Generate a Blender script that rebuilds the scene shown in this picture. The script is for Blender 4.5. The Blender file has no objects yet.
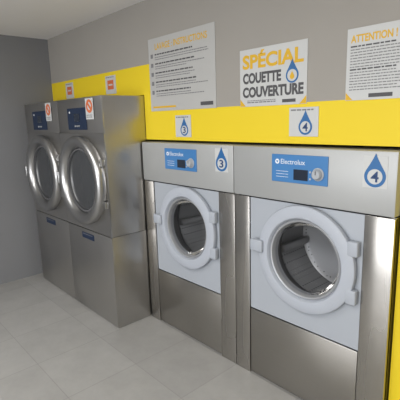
import bpy, bmesh, math, random
from mathutils import Matrix, Vector
C = bpy.context.scene.collection
PI = math.pi
random.seed(4)
bpy.context.scene.view_settings.view_transform = 'Standard'

# ------------------------------------------------------------------ materials
def mat(name, col, rough=.5, metal=0., spec=.5, noise=0., nscale=8., stretch=(1,1,1), bump=0., coat=0., wave=0., streak=0.):
    m = bpy.data.materials.new(name); m.use_nodes = True
    nt = m.node_tree; b = nt.nodes['Principled BSDF']
    b.inputs['Base Color'].default_value = (*col, 1)
    b.inputs['Roughness'].default_value = rough
    b.inputs['Metallic'].default_value = metal
    b.inputs['Specular IOR Level'].default_value = spec
    b.inputs['Coat Weight'].default_value = coat
    if noise or bump:
        tc = nt.nodes.new('ShaderNodeTexCoord'); mp = nt.nodes.new('ShaderNodeMapping')
        mp.inputs['Scale'].default_value = stretch
        n = nt.nodes.new('ShaderNodeTexNoise'); n.inputs['Scale'].default_value = nscale
        n.inputs['Detail'].default_value = 4
        nt.links.new(tc.outputs['Object'], mp.inputs[0]); nt.links.new(mp.outputs[0], n.inputs['Vector'])
        if noise:
            mx = nt.nodes.new('ShaderNodeMix'); mx.data_type = 'RGBA'
            mx.inputs[6].default_value = (*[c*(1-noise) for c in col], 1)
            mx.inputs[7].default_value = (*[min(1, c*(1+noise)) for c in col], 1)
            nt.links.new(n.outputs['Fac'], mx.inputs[0]); nt.links.new(mx.outputs[2], b.inputs['Base Color'])
        if streak:    # wiped, uneven sheen
            n3 = nt.nodes.new('ShaderNodeTexNoise'); n3.inputs['Scale'].default_value = 3.0; n3.inputs['Detail'].default_value = 1
            mp3 = nt.nodes.new('ShaderNodeMapping'); mp3.inputs['Scale'].default_value = (2.6, 2.6, .5)
            nt.links.new(tc.outputs['Object'], mp3.inputs[0]); nt.links.new(mp3.outputs[0], n3.inputs['Vector'])
            mr = nt.nodes.new('ShaderNodeMapRange'); mr.inputs[1].default_value = .3; mr.inputs[2].default_value = .7
            mr.inputs[3].default_value = rough-streak; mr.inputs[4].default_value = rough+streak
            nt.links.new(n3.outputs['Fac'], mr.inputs[0]); nt.links.new(mr.outputs[0], b.inputs['Roughness'])
        if bump:
            bp = nt.nodes.new('ShaderNodeBump'); bp.inputs['Strength'].default_value = bump
            bp.inputs['Distance'].default_value = .002
            nt.links.new(n.outputs['Fac'], bp.inputs['Height']); nt.links.new(bp.outputs[0], b.inputs['Normal'])
            if wave:      # slow waviness of thin sheet metal
                n2 = nt.nodes.new('ShaderNodeTexNoise'); n2.inputs['Scale'].default_value = 1.8; n2.inputs['Detail'].default_value = 0
                nt.links.new(tc.outputs['Object'], n2.inputs['Vector'])
                b2 = nt.nodes.new('ShaderNodeBump'); b2.inputs['Strength'].default_value = wave; b2.inputs['Distance'].default_value = .05
                nt.links.new(n2.outputs['Fac'], b2.inputs['Height']); nt.links.new(b2.outputs[0], bp.inputs['Normal'])
    return m

def glass_mat(name, tint, refl=.15):
    m = bpy.data.materials.new(name); m.use_nodes = True
    nt = m.node_tree; nt.nodes.clear()
    o = nt.nodes.new('ShaderNodeOutputMaterial'); t = nt.nodes.new('ShaderNodeBsdfTransparent')
    g = nt.nodes.new('ShaderNodeBsdfGlossy'); mx = nt.nodes.new('ShaderNodeMixShader')
    lw = nt.nodes.new('ShaderNodeLayerWeight'); lw.inputs['Blend'].default_value = refl
    t.inputs[0].default_value = (*tint, 1); g.inputs['Roughness'].default_value = .08
    nt.links.new(lw.outputs['Fresnel'], mx.inputs[0]); nt.links.new(t.outputs[0], mx.inputs[1])
    nt.links.new(g.outputs[0], mx.inputs[2]); nt.links.new(mx.outputs[0], o.inputs[0])
    return m

M = {}
M['steel'] = mat('brushed_steel', (.41,.395,.37), .29, 1, noise=.05, nscale=5, stretch=(1,1,30), bump=.008, wave=.2, streak=.015)
M['steel_v'] = mat('brushed_steel_vertical', (.47,.455,.43), .27, 1, noise=.05, nscale=5, stretch=(30,30,1), bump=.006, wave=.15, streak=.015)
M['steel_dark'] = mat('brushed_steel_dryer', (.50,.49,.475), .31, 1, noise=.03, nscale=5, stretch=(30,30,1), bump=.006, wave=.15, streak=.015)
M['chrome'] = mat('glass_rim_grey', (.40,.41,.43), .4, .5, noise=.05, nscale=20)
M['rim'] = mat('dryer_door_rim', (.46,.46,.46), .30, 1, noise=.03, nscale=20)
M['silver'] = mat('silver_paint', (.40,.41,.41), .45, .3, noise=.03, nscale=5)
M['panel'] = mat('light_grey_panel', (.39,.42,.465), .45, .1, noise=.03, nscale=5)
M['ring'] = mat('grey_plastic_door', (.41,.44,.495), .42, 0, .35, noise=.02, nscale=5)
M['handle'] = mat('grey_plastic_handle', (.38,.41,.46), .4, noise=.02)
M['knob'] = mat('grey_plastic_knob', (.38,.40,.43), .4, noise=.02)
M['rubber'] = mat('dark_rubber', (.12,.12,.125), .6, noise=.1)
M['black'] = mat('black_gap', (.012,.012,.013), .7, noise=.1)
M['blue'] = mat('control_blue', (.05,.19,.44), .4, noise=.06, nscale=6)
M['navy'] = mat('navy_panel', (.016,.028,.06), .45, 0, .25, noise=.1)
M['display'] = mat('display_black', (.02,.028,.045), .25, 0, .3, noise=.1)
M['white'] = mat('white_paper', (.53,.54,.54), .5, noise=.02)
M['paper_grey'] = mat('grey_paper', (.44,.44,.43), .45, noise=.03)
M['white_ink'] = mat('white_ink', (.80,.82,.85), .5, noise=.01)
M['ink'] = mat('dark_ink', (.07,.07,.075), .6, noise=.05)
M['ink_grey'] = mat('grey_ink', (.19,.19,.20), .6, noise=.05)
M['orange'] = mat('orange_ink', (.66,.39,.012), .5, noise=.03)
M['drop_blue'] = mat('drop_blue', (.018,.12,.32), .45, noise=.05)
M['number_ink'] = mat('number_ink', (.012,.045,.14), .5, noise=.05)
M['red'] = mat('red_ink', (.58,.14,.05), .5, noise=.04)
M['glass'] = glass_mat('washer_glass', (.80,.81,.83), .12)
M['dark_glass'] = mat('dryer_glass', (.045,.048,.052), .14, 0, .7, noise=.1)
M['wall'] = mat('grey_wall_paint', (.320,.303,.277), .75, noise=.04, nscale=3, bump=.05)
M['yellow'] = mat('yellow_wall_paint', (.78,.585,.012), .6, noise=.02, nscale=3, bump=.05)
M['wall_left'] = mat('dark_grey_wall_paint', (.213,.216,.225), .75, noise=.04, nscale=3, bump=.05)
M['ceiling'] = mat('ceiling_paint', (.82,.81,.80), .8, noise=.02, nscale=3)
M['frame'] = mat('window_frame_paint', (.15,.15,.16), .5, noise=.05)

def drum_mat():
    m = mat('perforated_steel_drum', (.50,.50,.50), .38, .5)
    nt = m.node_tree; b = nt.nodes['Principled BSDF']
    tc = nt.nodes.new('ShaderNodeTexCoord'); v = nt.nodes.new('ShaderNodeTexVoronoi')
    v.inputs['Scale'].default_value = 46; v.inputs['Randomness'].default_value = 0
    cr = nt.nodes.new('ShaderNodeValToRGB')
    cr.color_ramp.elements[0].position = .16; cr.color_ramp.elements[0].color = (.14,.14,.14,1)
    cr.color_ramp.elements[1].position = .28; cr.color_ramp.elements[1].color = (.50,.50,.50,1)
    nt.links.new(tc.outputs['Object'], v.inputs['Vector']); nt.links.new(v.outputs['Distance'], cr.inputs[0])
    nt.links.new(cr.outputs[0], b.inputs['Base Color'])
    return m
M['drum'] = drum_mat()
M['lifter'] = mat('steel_lifter', (.46,.46,.46), .35, .5, noise=.06)

def tile_mat():
    m = bpy.data.materials.new('floor_tiles'); m.use_nodes = True
    nt = m.node_tree; b = nt.nodes['Principled BSDF']
    tc = nt.nodes.new('ShaderNodeTexCoord'); br = nt.nodes.new('ShaderNodeTexBrick')
    br.offset = .0; br.inputs['Scale'].default_value = 1
    br.inputs['Brick Width'].default_value = .45; br.inputs['Row Height'].default_value = .45
    br.inputs['Mortar Size'].default_value = .0035; br.inputs['Mortar Smooth'].default_value = .8
    br.inputs['Color1'].default_value = (.335,.33,.318,1); br.inputs['Color2'].default_value = (.37,.365,.352,1)
    br.inputs['Mortar'].default_value = (.28,.275,.265,1)
    n = nt.nodes.new('ShaderNodeTexNoise'); n.inputs['Scale'].default_value = 5; n.inputs['Detail'].default_value = 10
    n.inputs['Roughness'].default_value = .7
    cr = nt.nodes.new('ShaderNodeMapRange'); cr.inputs[1].default_value = .3; cr.inputs[2].default_value = .7
    cr.inputs[3].default_value = .90; cr.inputs[4].default_value = 1.08
    mx = nt.nodes.new('ShaderNodeVectorMath'); mx.operation = 'SCALE'
    nt.links.new(tc.outputs['Object'], br.inputs['Vector']); nt.links.new(tc.outputs['Object'], n.inputs['Vector'])
    nt.links.new(n.outputs['Fac'], cr.inputs[0])
    nt.links.new(br.outputs['Color'], mx.inputs[0]); nt.links.new(cr.outputs[0], mx.inputs['Scale'])
    nt.links.new(mx.outputs[0], b.inputs['Base Color'])
    b.inputs['Roughness'].default_value = .36
    return m
M['tile'] = tile_mat()

# ------------------------------------------------------------------ mesh helpers
def obj(name, bm, m, parent=None, smooth=False, label=None):
    bmesh.ops.recalc_face_normals(bm, faces=bm.faces[:])
    me = bpy.data.meshes.new(name); bm.to_mesh(me); bm.free()
    for mm in (m if isinstance(m, (list, tuple)) else [m]): me.materials.append(mm)
    if smooth:
        me.polygons.foreach_set('use_smooth', [True]*len(me.polygons))
        me.set_sharp_from_angle(angle=math.radians(38))
    o = bpy.data.objects.new(name, me); C.objects.link(o)
    if parent: o.parent = parent
    if label: o['label'] = label
    return o

def box(bm, x0, x1, y0, y1, z0, z1, bev=0., mi=0, seg=2):
    t = bmesh.new()
    bmesh.ops.create_cube(t, size=1)
    for v in t.verts:
        v.co = Vector(((x0+x1)/2+v.co.x*(x1-x0), (y0+y1)/2+v.co.y*(y1-y0), (z0+z1)/2+v.co.z*(z1-z0)))
    if bev: bmesh.ops.bevel(t, geom=t.edges[:], offset=bev, segments=seg, affect='EDGES', profile=.5)
    merge(bm, t, mi)

def merge(bm, t, mi=0):
    mp = {}
    for v in t.verts: mp[v] = bm.verts.new(v.co)
    for f in t.faces:
        try:
            nf = bm.faces.new([mp[v] for v in f.verts]); nf.material_index = mi
        except ValueError: pass
    t.free()

def lathe(bm, prof, cx, cz, n=72, closed=False):
    rings = []
    for r, y in prof:
        if r < 1e-6: rings.append([bm.verts.new((cx, y, cz))])
        else: rings.append([bm.verts.new((cx+r*math.cos(2*PI*i/n), y, cz+r*math.sin(2*PI*i/n))) for i in range(n)])
    prs = list(zip(rings, rings[1:]))
    if closed: prs.append((rings[-1], rings[0]))
    for a, b in prs:
        for i in range(n):
            j = (i+1) % n
            if len(a) == 1 and len(b) == 1: continue
            if len(a) == 1: bm.faces.new((a[0], b[i], b[j]))
            elif len(b) == 1: bm.faces.new((a[i], b[0], a[j]))
            else: bm.faces.new((a[i], b[i], b[j], a[j]))

def panel_hole(bm, x0, x1, z0, z1, cx, cz, r, y0, y1, n=72):
    angs = [2*PI*i/n for i in range(n)]
    for X in (x0, x1):
        for Z in (z0, z1): angs.append(math.atan2(Z-cz, X-cx) % (2*PI))
    angs = sorted(set(round(a, 6) for a in angs))
    def rp(a):
        c, s = math.cos(a), math.sin(a); t = 1e9
        if c > 1e-6: t = min(t, (x1-cx)/c)
        if c < -1e-6: t = min(t, (x0-cx)/c)
        if s > 1e-6: t = min(t, (z1-cz)/s)
        if s < -1e-6: t = min(t, (z0-cz)/s)
        return cx+c*t, cz+s*t
    L = [[], [], [], []]
    for a in angs:
        rx, rz = rp(a); px, pz = cx+r*math.cos(a), cz+r*math.sin(a)
        L[0].append(bm.verts.new((px, y0, pz))); L[1].append(bm.verts.new((rx, y0, rz)))
        L[2].append(bm.verts.new((rx, y1, rz))); L[3].append(bm.verts.new((px, y1, pz)))
    k = len(angs)
    for p in range(4):
        q = (p+1) % 4
        for i in range(k):
            j = (i+1) % k
            bm.faces.new((L[p][i], L[q][i], L[q][j], L[p][j]))

def plate(bm, pts, y0, y1):
    a = [bm.verts.new((x, y0, z)) for x, z in pts]; b = [bm.verts.new((x, y1, z)) for x, z in pts]
    bm.faces.new(a); bm.faces.new(b[::-1])
    for i in range(len(pts)):
        j = (i+1) % len(pts); bm.faces.new((a[i], a[j], b[j], b[i]))

def rect(x0, x1, z0, z1): return [(x0, z0), (x1, z0), (x1, z1), (x0, z1)]
def disc_pts(cx, cz, r, n=40): return [(cx+r*math.cos(2*PI*i/n), cz+r*math.sin(2*PI*i/n)) for i in range(n)]
def drop_pts(cx, cz, r):
    # teardrop: round belly of radius r, tip 2.1 r above its centre
    out = []
    a0 = math.radians(30)
    n = 36
    for i in range(n+1):
        a = a0 - (PI + 2*a0)*i/n
        out.append((cx+r*math.cos(a), cz+r*math.sin(a)))
    L = out[-1]; R = out[0]
    for t in (.35, .7): out.append((cx+(L[0]-cx)*(1-t)**1.15, L[1]+(cz+2.1*r-L[1])*t))
    out.append((cx, cz+2.1*r))
    for t in (.7, .35): out.append((cx+(R[0]-cx)*(1-t)**1.15, R[1]+(cz+2.1*r-R[1])*t))
    return out

def text(name, body, x0, x1, z0, z1, y, m, parent, bold=.0, label=None):
    cu = bpy.data.curves.new(name, 'FONT'); cu.body = body; cu.size = 1; cu.offset = bold; cu.extrude = .01
    cu.resolution_u = 4
    t = bpy.data.objects.new(name, cu); C.objects.link(t)
    dg = bpy.context.evaluated_depsgraph_get(); dg.update()
    me = bpy.data.meshes.new_from_object(t.evaluated_get(dg))
    bpy.data.objects.remove(t); bpy.data.curves.remove(cu)
    xs = [v.co.x for v in me.vertices]; ys = [v.co.y for v in me.vertices]
    ax, bx, ay, by = min(xs), max(xs), min(ys), max(ys)
    for v in me.vertices:
        v.co = Vector((x0+(v.co.x-ax)/(bx-ax)*(x1-x0), y-.0003-v.co.z*.03, z0+(v.co.y-ay)/(by-ay)*(z1-z0)))
    me.materials.clear(); me.materials.append(m)
    me.name = name
    o = bpy.data.objects.new(name, me); C.objects.link(o); o.parent = parent
    if label: o['label'] = label
    return o

def words(bm, x0, x1, z, h, y, fill=.9):
    x = x0
    end = x0+(x1-x0)*fill
    while x < end:
        w = min(random.uniform(1.5, 5)*h, end-x)
        if w < h*.6: break
        plate(bm, [(x, z), (x+w, z), (x+w, z+h), (x, z+h)], y, y-.0006)
        x += w+h*.7

def thing(name, label, cat, loc, group=None):
    o = bpy.data.objects.new(name, None); C.objects.link(o); o.location = loc
    o.empty_display_size = .1
    o['label'] = label; o['category'] = cat
    if group: o['group'] = group
    return o
def struct(name, bm, m):
    o = obj(name, bm, m); o['kind'] = 'structure'; return o

# ------------------------------------------------------------------ setting
WY = .045          # face of the machine wall
XL, XR, YF, ZC = -1.58, 4.0, -4.6, 2.305
bm = bmesh.new(); box(bm, XL-.1, XR+.1, YF-.1, 1.1, -.08, 0); struct('floor', bm, M['tile'])
bm = bmesh.new(); box(bm, XL-.1, XR+.1, YF-.1, 1.1, ZC, ZC+.1); struct('ceiling', bm, M['ceiling'])
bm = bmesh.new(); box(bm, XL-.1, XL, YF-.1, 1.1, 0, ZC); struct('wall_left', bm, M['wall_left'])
bm = bmesh.new(); box(bm, XR, XR+.1, YF-.1, 1.1, 0, ZC); struct('wall_right', bm, M['wall'])
bm = bmesh.new()
T = WY+.09
DX0, DX1, DZ = -1.446, -.008, 1.690       # opening round the dryers
WX1, WZ = 1.806, 1.376                    # opening round the washers
SX = .33                                  # step of the yellow band (behind the first poster)
def wbox(x0, x1, z0, z1, mi): box(bm, x0, x1, WY, T, z0, z1, 0, mi)
wbox(XL, DX0, 0, 1.893, 1)
wbox(DX0, DX1, DZ, 1.893, 1)
wbox(DX1, SX, WZ, 1.893, 1)
wbox(SX, WX1, WZ, 1.575, 1)
wbox(WX1, XR, 0, 1.575, 1)
wbox(XL, SX, 1.893, ZC, 0)
wbox(SX, XR, 1.575, ZC, 0)
struct('wall_back', bm, [M['wall'], M['yellow']])
bm = bmesh.new(); box(bm, XL, XR, 1.0, 1.1, 0, ZC); struct('wall_service', bm, M['black'])
bm = bmesh.new()                          # shop front with a wide opening
for a in ((XL, -.6, 0, ZC), (3.6, XR, 0, ZC), (-.6, 3.6, 2.15, ZC), (-.6, 3.6, 0, .25)):
    box(bm, a[0], a[1], YF-.1, YF, a[2], a[3])
struct('wall_front', bm, M['wall'])
bm = bmesh.new()
for x in (-.6, .78, 2.18, 3.55): box(bm, x, x+.05, YF-.07, YF-.02, .25, 2.15)
box(bm, -.6, 3.6, YF-.07, YF-.02, .25, .30); box(bm, -.6, 3.6, YF-.07, YF-.02, 2.10, 2.15)
struct('window_1', bm, M['frame'])

# ------------------------------------------------------------------ dryers
def make_dryer(x, label):
    r = thing('tumble_dryer', label, 'dryer', (x, -.29, 0), 'stainless steel tumble dryers')
    w = .354
    bm = bmesh.new(); box(bm, -w, w, .004, .86, .7012, 1.684, .0015); obj('cabinet', bm, M['steel_dark'], r, True)
    bm = bmesh.new(); box(bm, -w, w, .004, .86, .0, .6988, .0015); obj('base_cabinet', bm, M['steel_dark'], r, True)
    bm = bmesh.new(); box(bm, -w+.004, w-.004, .008, .84, .69, .71); obj('seam', bm, M['black'], r)
    bm = bmesh.new(); box(bm, -w+.0005, w-.0005, -.006, .008, 1.434, 1.684, .0015); obj('header_panel', bm, M['steel_dark'], r, True)
    cz, dx = 1.085, .008
    bm = bmesh.new(); panel_hole(bm, -w+.0005, w-.0005, .703, 1.431, dx, cz, .26, -.006, .006); obj('door_panel', bm, M['steel_dark'], r)
    bm = bmesh.new(); box(bm, -w+.0005, w-.0005, -.006, .008, .012, .697, .0015); obj('lower_panel', bm, M['steel_dark'], r, True)
    # control panel
    bm = bmesh.new(); box(bm, -.17, .125, -.011, -.004, 1.458, 1.615, .002)
    cp = obj('control_panel', bm, M['navy'], r, label='navy blue control panel')
    bm = bmesh.new(); box(bm, -.06, .03, -.0135, -.010, 1.515, 1.575, .001); obj('display', bm, M['display'], cp)
    for i in range(3):
        bm = bmesh.new(); lathe(bm, [(.007, -.010), (.007, -.016), (.005, -.0175), (0, -.0175)], -.045+.03*i, 1.485, 20)
        obj('button', bm, M['silver'], cp, True)
    bm = bmesh.new(); plate(bm, disc_pts(-.13, 1.585, .008), -.011, -.0118); obj('emblem', bm, M['white_ink'], cp)
    # door
    bm = bmesh.new()
    lathe(bm, [(.325, -.005), (.332, -.02), (.332, -.044), (.324, -.060), (.306, -.070), (.284, -.070), (.264, -.060), (.250, -.044), (.244, -.024), (.244, -.005)], dx, cz, closed=True)
    d = obj('door', bm, M['rim'], r, True)
    bm = bmesh.new(); lathe(bm, [(.2455, -.014), (.234, -.028), (.226, -.028), (.226, -.006)], dx, cz); obj('gasket', bm, M['rubber'], d, True)
    bm = bmesh.new(); lathe(bm, [(.228, -.018), (.165, -.030), (.08, -.038), (0, -.040)], dx, cz); obj('door_glass', bm, M['dark_glass'], d, True)
    bm = bmesh.new(); box(bm, dx-.336, dx-.308, -.076, -.050, cz-.05, cz+.05, .009, seg=3); obj('door_handle', bm, M['rim'], d, True)
    for s in (-1, 1):
        bm = bmesh.new(); box(bm, .306, .344, -.03, -.004, cz+s*.15-.025, cz+s*.15+.025, .006); obj('hinge', bm, M['rim'], d, True)
    # lint drawer plate
    bm = bmesh.new(); box(bm, -.10, .09, -.010, -.004, .622, .668, .002)
    p = obj('lint_drawer_plate', bm, M['navy'], r, label='dark blue plate at the top of the lower panel')
    bm = bmesh.new(); box(bm, -.08, .07, -.012, -.009, .656, .659); obj('grip', bm, M['ink_grey'], p)
    # warning sticker
    sx = .190
    bm = bmesh.new(); plate(bm, rect(sx-.056, sx+.056, 1.53, 1.674), -.0112, -.0125)
    s = obj('warning_sticker', bm, M['white'], r, label='white sticker with a red symbol')
    bm = bmesh.new()
    lathe(bm, [(.046, -.0125), (.046, -.0135), (.027, -.0135), (.027, -.0125)], sx, 1.620, 36, closed=True)
    t = bmesh.new(); plate(t, [(sx-.036, 1.643), (sx-.023, 1.656), (sx+.036, 1.597), (sx+.023, 1.584)], -.0125, -.0137); merge(bm, t)
    obj('red_symbol', bm, M['red'], s)
    bm = bmesh.new()
    for k in range(2): words(bm, sx-.045, sx+.045, 1.556-.013*k, .006, -.0125)
    obj('printed_text', bm, M['ink_grey'], s)
    return r
make_dryer(-1.0755, 'stainless steel tumble dryer nearest the dark grey side wall')
make_dryer(-.367, 'stainless steel tumble dryer standing next to the washing machines')

# ------------------------------------------------------------------ washers
def make_washer(x, num, label):
    r = thing('washing_machine', label, 'washing machine', (x, 0, 0), 'front loading washing machines')
    w = .4485; dx, dz = .022, .805
    bm = bmesh.new()
    box(bm, -w, -w+.02, .014, .82, 0, 1.083); box(bm, w-.02, w, .014, .82, 0, 1.083)
    box(bm, -w+.02, w-.02, .80, .82, 0, 1.083); box(bm, -w+.02, w-.02, .03, .80, .0, .03)
    obj('cabinet', bm, M['steel'], r)
    for s in (-1, 1):
        bm = bmesh.new()
        a, b = (-w, -w+.108) if s < 0 else (w-.128, w)
        box(bm, a, b, 0, .03, .0, 1.081, .0025); obj('front_frame', bm, M['steel_v'], r, True, label='brushed steel upright at the side of the front')
    bm = bmesh.new(); box(bm, -w, w, -.006, .82, 1.087, 1.36, .006); obj('header', bm, M['silver'], r, True)
    bm = bmesh.new(); box(bm, -w+.02, w-.02, .015, .06, 1.07, 1.09); obj('seam', bm, M['black'], r)
    x0, x1 = -w+.112, w-.132
    bm = bmesh.new(); panel_hole(bm, x0, x1, .424, 1.078, dx, dz, .226, .008, .026); obj('front_panel', bm, M['panel'], r)
    bm = bmesh.new(); box(bm, x0, x1, .004, .028, .012, .418, .0025); obj('kick_panel', bm, M['steel'], r, True)
    # drum and gasket
    bm = bmesh.new(); lathe(bm, [(.228, .012), (.226, .03), (.218, .045), (.216, .075), (.222, .10), (.226, .11)], dx, dz); obj('gasket', bm, M['rubber'], r, True)
    bm = bmesh.new(); lathe(bm, [(.224, .112), (.27, .122), (.275, .135), (.275, .40), (.25, .42), (.1, .425), (.08, .41), (0, .41)], dx, dz)
    dr = obj('drum', bm, M['drum'], r, True)
    for k in range(3):
        a = PI/2+.9+k*2*PI/3
        t = bmesh.new(); box(t, -.022, .022, .15, .40, .232, .276, .014)
        bmesh.ops.rotate(t, verts=t.verts[:], cent=(0, 0, 0), matrix=Matrix.Rotation(a, 3, 'Y'))
        bmesh.ops.translate(t, verts=t.verts[:], vec=(dx, 0, dz))
        obj('drum_lifter', t, M['lifter'], dr, True)
    # door: wide flat ring with a crisp outer edge
    bm = bmesh.new()
    lathe(bm, [(.272, .006), (.276, -.004), (.277, -.016), (.274, -.023), (.268, -.026), (.222, -.031), (.215, -.029), (.210, -.022), (.206, -.010), (.206, .006)], dx, dz, closed=True)
    d = obj('door', bm, M['ring'], r, True)
    bm = bmesh.new(); lathe(bm, [(.2065, -.010), (.200, -.016), (.193, -.014), (.188, -.004), (.186, .010), (.185, .03)], dx, dz); obj('glass_rim', bm, M['chrome'], d, True)
    bm = bmesh.new(); lathe(bm, [(.187, .004), (.184, .02), (.172, .06), (.145, .085), (.095, .098), (0, .102)], dx, dz); obj('door_glass', bm, M['glass'], d, True)
    bm = bmesh.new(); box(bm, dx-.322, dx-.238, -.046, -.018, dz-.012, dz+.055, .009, seg=3)
    obj('door_handle', bm, M['handle'], d, True)
    for hz in (.115, -.115):
        bm = bmesh.new(); box(bm, dx+.235, dx+.286, -.028, .006, dz+hz-.035, dz+hz+.035, .007, seg=3)
        obj('hinge', bm, M['handle'], d, True)
    # control panel
    cx0, cx1, c0, c1 = -.178, .142, 1.187, 1.326
    bm = bmesh.new(); box(bm, cx0, cx1, -.011, -.004, c0, c1, .003); cp = obj('control_panel', bm, M['blue'], r, label='bright blue control panel')
    Y = -.011
    ex, ez = cx0+.036, 1.290                 # round maker's mark: disc with a wedge cut into its centre
    bm = bmesh.new(); plate(bm, disc_pts(ex, ez, .0125, 28), Y, Y-.0008); em = obj('emblem', bm, M['white_ink'], cp)
    bm = bmesh.new(); plate(bm, [(ex-.0075, ez+.004), (ex, ez-.008), (ex+.0075, ez+.004)], Y-.0008, Y-.0013); obj('emblem_mark', bm, M['blue'], em)
    text('maker_lettering', 'Electrolux', cx0+.058, cx0+.198, 1.279, 1.303, Y, M['white_ink'], cp, -.004)
    bm = bmesh.new(); box(bm, cx0+.135, cx0+.215, Y-.003, Y+.001, 1.204, 1.256, .001); obj('display', bm, M['display'], cp)
    bm = bmesh.new()
    for k in range(3): words(bm, cx0+.03, cx0+.115, 1.241-.014*k, .0022, Y, .85)
    obj('printed_text', bm, M['white_ink'], cp)
    bm = bmesh.new(); lathe(bm, [(.031, Y), (.031, Y-.004), (.026, Y-.006), (.023, Y-.020), (.019, Y-.024), (0, Y-.024)], cx1-.05, 1.240, 36)
    kn = obj('knob', bm, M['knob'], cp, True)
    bm = bmesh.new(); box(bm, cx1-.052, cx1-.048, Y-.0255, Y-.0225, 1.240, 1.258); obj('pointer', bm, M['ink'], kn)
    for bz in (1.215, 1.248):
        bm = bmesh.new(); lathe(bm, [(.005, Y), (.005, Y-.004), (0, Y-.005)], cx0+.229, bz, 14)
        obj('button', bm, M['ring'], cp, True)
    # numbered sticker
    sx, sz = .358, 1.272
    bm = bmesh.new(); plate(bm, [(sx-.052, sz-.068), (sx+.052, sz-.068), (sx+.052, sz+.068), (sx-.052, sz+.068)], -.006, -.0075)
    st = obj('number_sticker', bm, M['white'], r, label='white sticker with the number %s in a blue drop' % num)
    bm = bmesh.new(); plate(bm, drop_pts(sx, sz-.019, .046), -.0075, -.0085); obj('water_drop', bm, M['drop_blue'], st)
    bm = bmesh.new(); plate(bm, disc_pts(sx, sz-.020, .032), -.0085, -.0092); ds = obj('number_disc', bm, M['white'], st)
    text('number', num, sx-.017, sx+.017, sz-.043, sz+.003, -.0092, M['number_ink'], st, .02)
    return r
make_washer(.4505, '3', 'front loading washing machine numbered 3, next to the tumble dryers')
make_washer(1.3515, '4', 'front loading washing machine numbered 4, nearest the camera')

# ------------------------------------------------------------------ posters and signs on the wall
def sheet(r, w, h, m): 
    bm = bmesh.new(); box(bm, -w/2, w/2, -.003, 0, 0, h, .0006, seg=1); return obj('sheet', bm, m, r)
Y = -.003
# 1: instructions
r = thing('wall_poster', 'large grey instruction poster with rows of small print, above washing machine 3', 'poster', (.40, WY, 1.572), 'wall posters')
sheet(r, .65, .476, M['paper_grey'])
text('headline', 'LAVAGE : INSTRUCTIONS', -.25, .26, .400, .440, Y, M['orange'], r, .015, 'orange headline')
bm = bmesh.new(); bd = bmesh.new(); z = .366
for blk, nl in enumerate((2, 2, 2, 2, 2)):
    ic = bmesh.new(); plate(ic, rect(-.302, -.276, z-.016, z+.010), Y, Y-.0006); obj('pictogram', ic, M['ink_grey'], r)
    words(bd, -.255, .16, z, .0085, Y, random.uniform(.8, 1))
    z -= .0165
    for k in range(nl):
        words(bm, -.255, .28, z, .0050, Y, random.uniform(.6, .98)); z -= .0135
    z -= .016
obj('printed_text', bm, M['ink_grey'], r); obj('bold_text', bd, M['ink'], r)
bm = bmesh.new(); plate(bm, [(.19, .02), (.30, .02), (.30, .042), (.19, .042)], Y, Y-.0006); obj('logo_strip', bm, M['ink'], r)
bm = bmesh.new(); plate(bm, [(-.30, .02), (-.05, .02), (-.05, .032), (-.30, .032)], Y, Y-.0006); obj('bottom_bar', bm, M['orange'], r)
# 2: duvet special
r = thing('wall_poster', 'white poster reading SPÉCIAL COUETTE COUVERTURE', 'poster', (1.126, WY, 1.568), 'wall posters')
sheet(r, .424, .295, M['white'])
text('headline', 'SPÉCIAL', -.192, .192, .194, .284, Y, M['orange'], r, .035, 'orange headline')
text('lettering', 'COUETTE', -.190, .062, .118, .174, Y, M['ink'], r, .045)
text('lettering', 'COUVERTURE', -.192, .194, .046, .102, Y, M['ink'], r, .045)
bm = bmesh.new(); plate(bm, drop_pts(.128, .140, .037), Y, Y-.0008); e = obj('water_drop', bm, M['drop_blue'], r)
bm = bmesh.new(); plate(bm, disc_pts(.128, .139, .028), Y-.0008, Y-.0014); obj('drop_disc', bm, M['white'], e)
bm = bmesh.new(); plate(bm, drop_pts(.128, .133, .013), Y-.0014, Y-.002); obj('drop_centre', bm, M['orange'], e)
bm = bmesh.new(); words(bm, -.16, .05, .018, .006, Y); words(bm, -.16, .05, .028, .004, Y); obj('printed_text', bm, M['ink_grey'], r)
bm = bmesh.new(); plate(bm, rect(.07, .15, .012, .028), Y, Y-.0006); obj('logo_strip', bm, M['ink'], r)
for sgn in (-1, 1):
    bm = bmesh.new(); plate(bm, [(sgn*.210, .002), (sgn*.210, .040), (sgn*.172, .002)], Y, Y-.0006); obj('corner_accent', bm, M['orange'], r)
# 3: attention
r = thing('wall_poster', 'white poster headed ATTENTION at the right edge of the photo', 'poster', (1.69, WY, 1.570), 'wall posters')
sheet(r, .31, .297, M['white'])
text('headline', 'ATTENTION !', -.138, .056, .238, .270, Y, M['orange'], r, .03, 'orange headline')
bm = bmesh.new(); bd = bmesh.new(); z = .220
for k in range(16):
    b = k in (0, 8)
    words(bd if b else bm, -.138, .138, z, .0060 if b else .0042, Y, random.uniform(.7, 1)); z -= .0118
obj('printed_text', bm, M['ink_grey'], r); obj('bold_text', bd, M['ink'], r)
bm = bmesh.new(); plate(bm, rect(-.05, .05, .010, .026), Y, Y-.0006); obj('logo_strip', bm, M['ink'], r)
bm = bmesh.new(); plate(bm, [(-.153, .002), (-.153, .034), (-.121, .002)], Y, Y-.0006); obj('corner_accent', bm, M['orange'], r)

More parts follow.
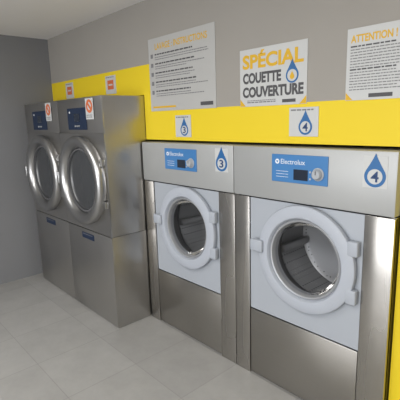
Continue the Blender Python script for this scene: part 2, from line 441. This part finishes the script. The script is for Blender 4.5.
def sign(x, z, num, label, w=.155, h=.14):
    r = thing('wall_sign', label, 'sign', (x, WY, z-h/2), 'small signs on the yellow band')
    sheet(r, w, h, M['white'])
    bm = bmesh.new(); words(bm, -w/2+.010, w/2-.010, h-.016, .007, Y)
    obj('printed_text', bm, M['ink_grey'], r)
    cx = .012
    if num:
        bm = bmesh.new(); plate(bm, drop_pts(cx, .046, .038), Y, Y-.0008); d = obj('water_drop', bm, M['drop_blue'], r)
        bm = bmesh.new(); plate(bm, disc_pts(cx, .0455, .028), Y-.0008, Y-.0013); obj('number_disc', bm, M['white'], d)
        text('number', num, cx-.015, cx+.015, .025, .066, Y-.0013, M['number_ink'], r, .015)
    else:
        bm = bmesh.new(); plate(bm, rect(-.045, .045, .035, .105), Y, Y-.0008); d = obj('red_symbol', bm, M['red'], r)
        bm = bmesh.new(); plate(bm, rect(-.030, .030, .064, .076), Y-.0008, Y-.0013); obj('symbol_bar', bm, M['white'], d)
    return r
sign(.415, 1.468, '3', 'small white sign with the number 3 in a blue drop on the yellow wall')
sign(1.322, 1.482, '4', 'small white sign with the number 4 in a blue drop on the yellow wall', .165)
sign(-.455, 1.795, None, 'small white sign on the yellow band above the dryer beside the washing machines')
sign(-1.19, 1.800, None, 'small white sign on the yellow band above the dryer by the dark side wall')

# ------------------------------------------------------------------ light
def area(name, loc, rot, sx, sy, p, col=(1,1,1)):
    l = bpy.data.lights.new(name, 'AREA'); l.shape = 'RECTANGLE'; l.size = sx; l.size_y = sy; l.energy = p; l.color = col
    o = bpy.data.objects.new(name, l); C.objects.link(o); o.location = loc; o.rotation_euler = rot; return o
area('ceiling_lamp_near', (2.3, -1.9, ZC-.02), (0, 0, 0), 1.4, .8, 32, (1, .98, .95))
area('ceiling_lamp_far', (.1, -1.9, ZC-.02), (0, 0, 0), 1.6, .8, 24, (1, .98, .95))
area('shop_window_light', (1.5, YF-.3, 1.3), (PI/2, 0, 0), 4.0, 1.9, 115, (.99, .99, 1))
w = bpy.data.worlds.new('daylight'); bpy.context.scene.world = w; w.use_nodes = True
w.node_tree.nodes['Background'].inputs[0].default_value = (.92, .95, 1, 1)
w.node_tree.nodes['Background'].inputs[1].default_value = 1.0

# ------------------------------------------------------------------ camera
cam = bpy.data.cameras.new('camera'); co = bpy.data.objects.new('camera', cam); C.objects.link(co)
cam.sensor_width = 36; cam.lens = 36*405/400; cam.clip_start = .02
R = Vector((.674, .7381, -.0291)).normalized(); B = Vector((.7279, -.6569, .1963)).normalized()
U = B.cross(R).normalized(); B = R.cross(U)
m = Matrix(((R.x, U.x, B.x, 2.4625), (R.y, U.y, B.y, -1.677), (R.z, U.z, B.z, 1.511), (0, 0, 0, 1)))
co.matrix_world = m
bpy.context.scene.camera = co
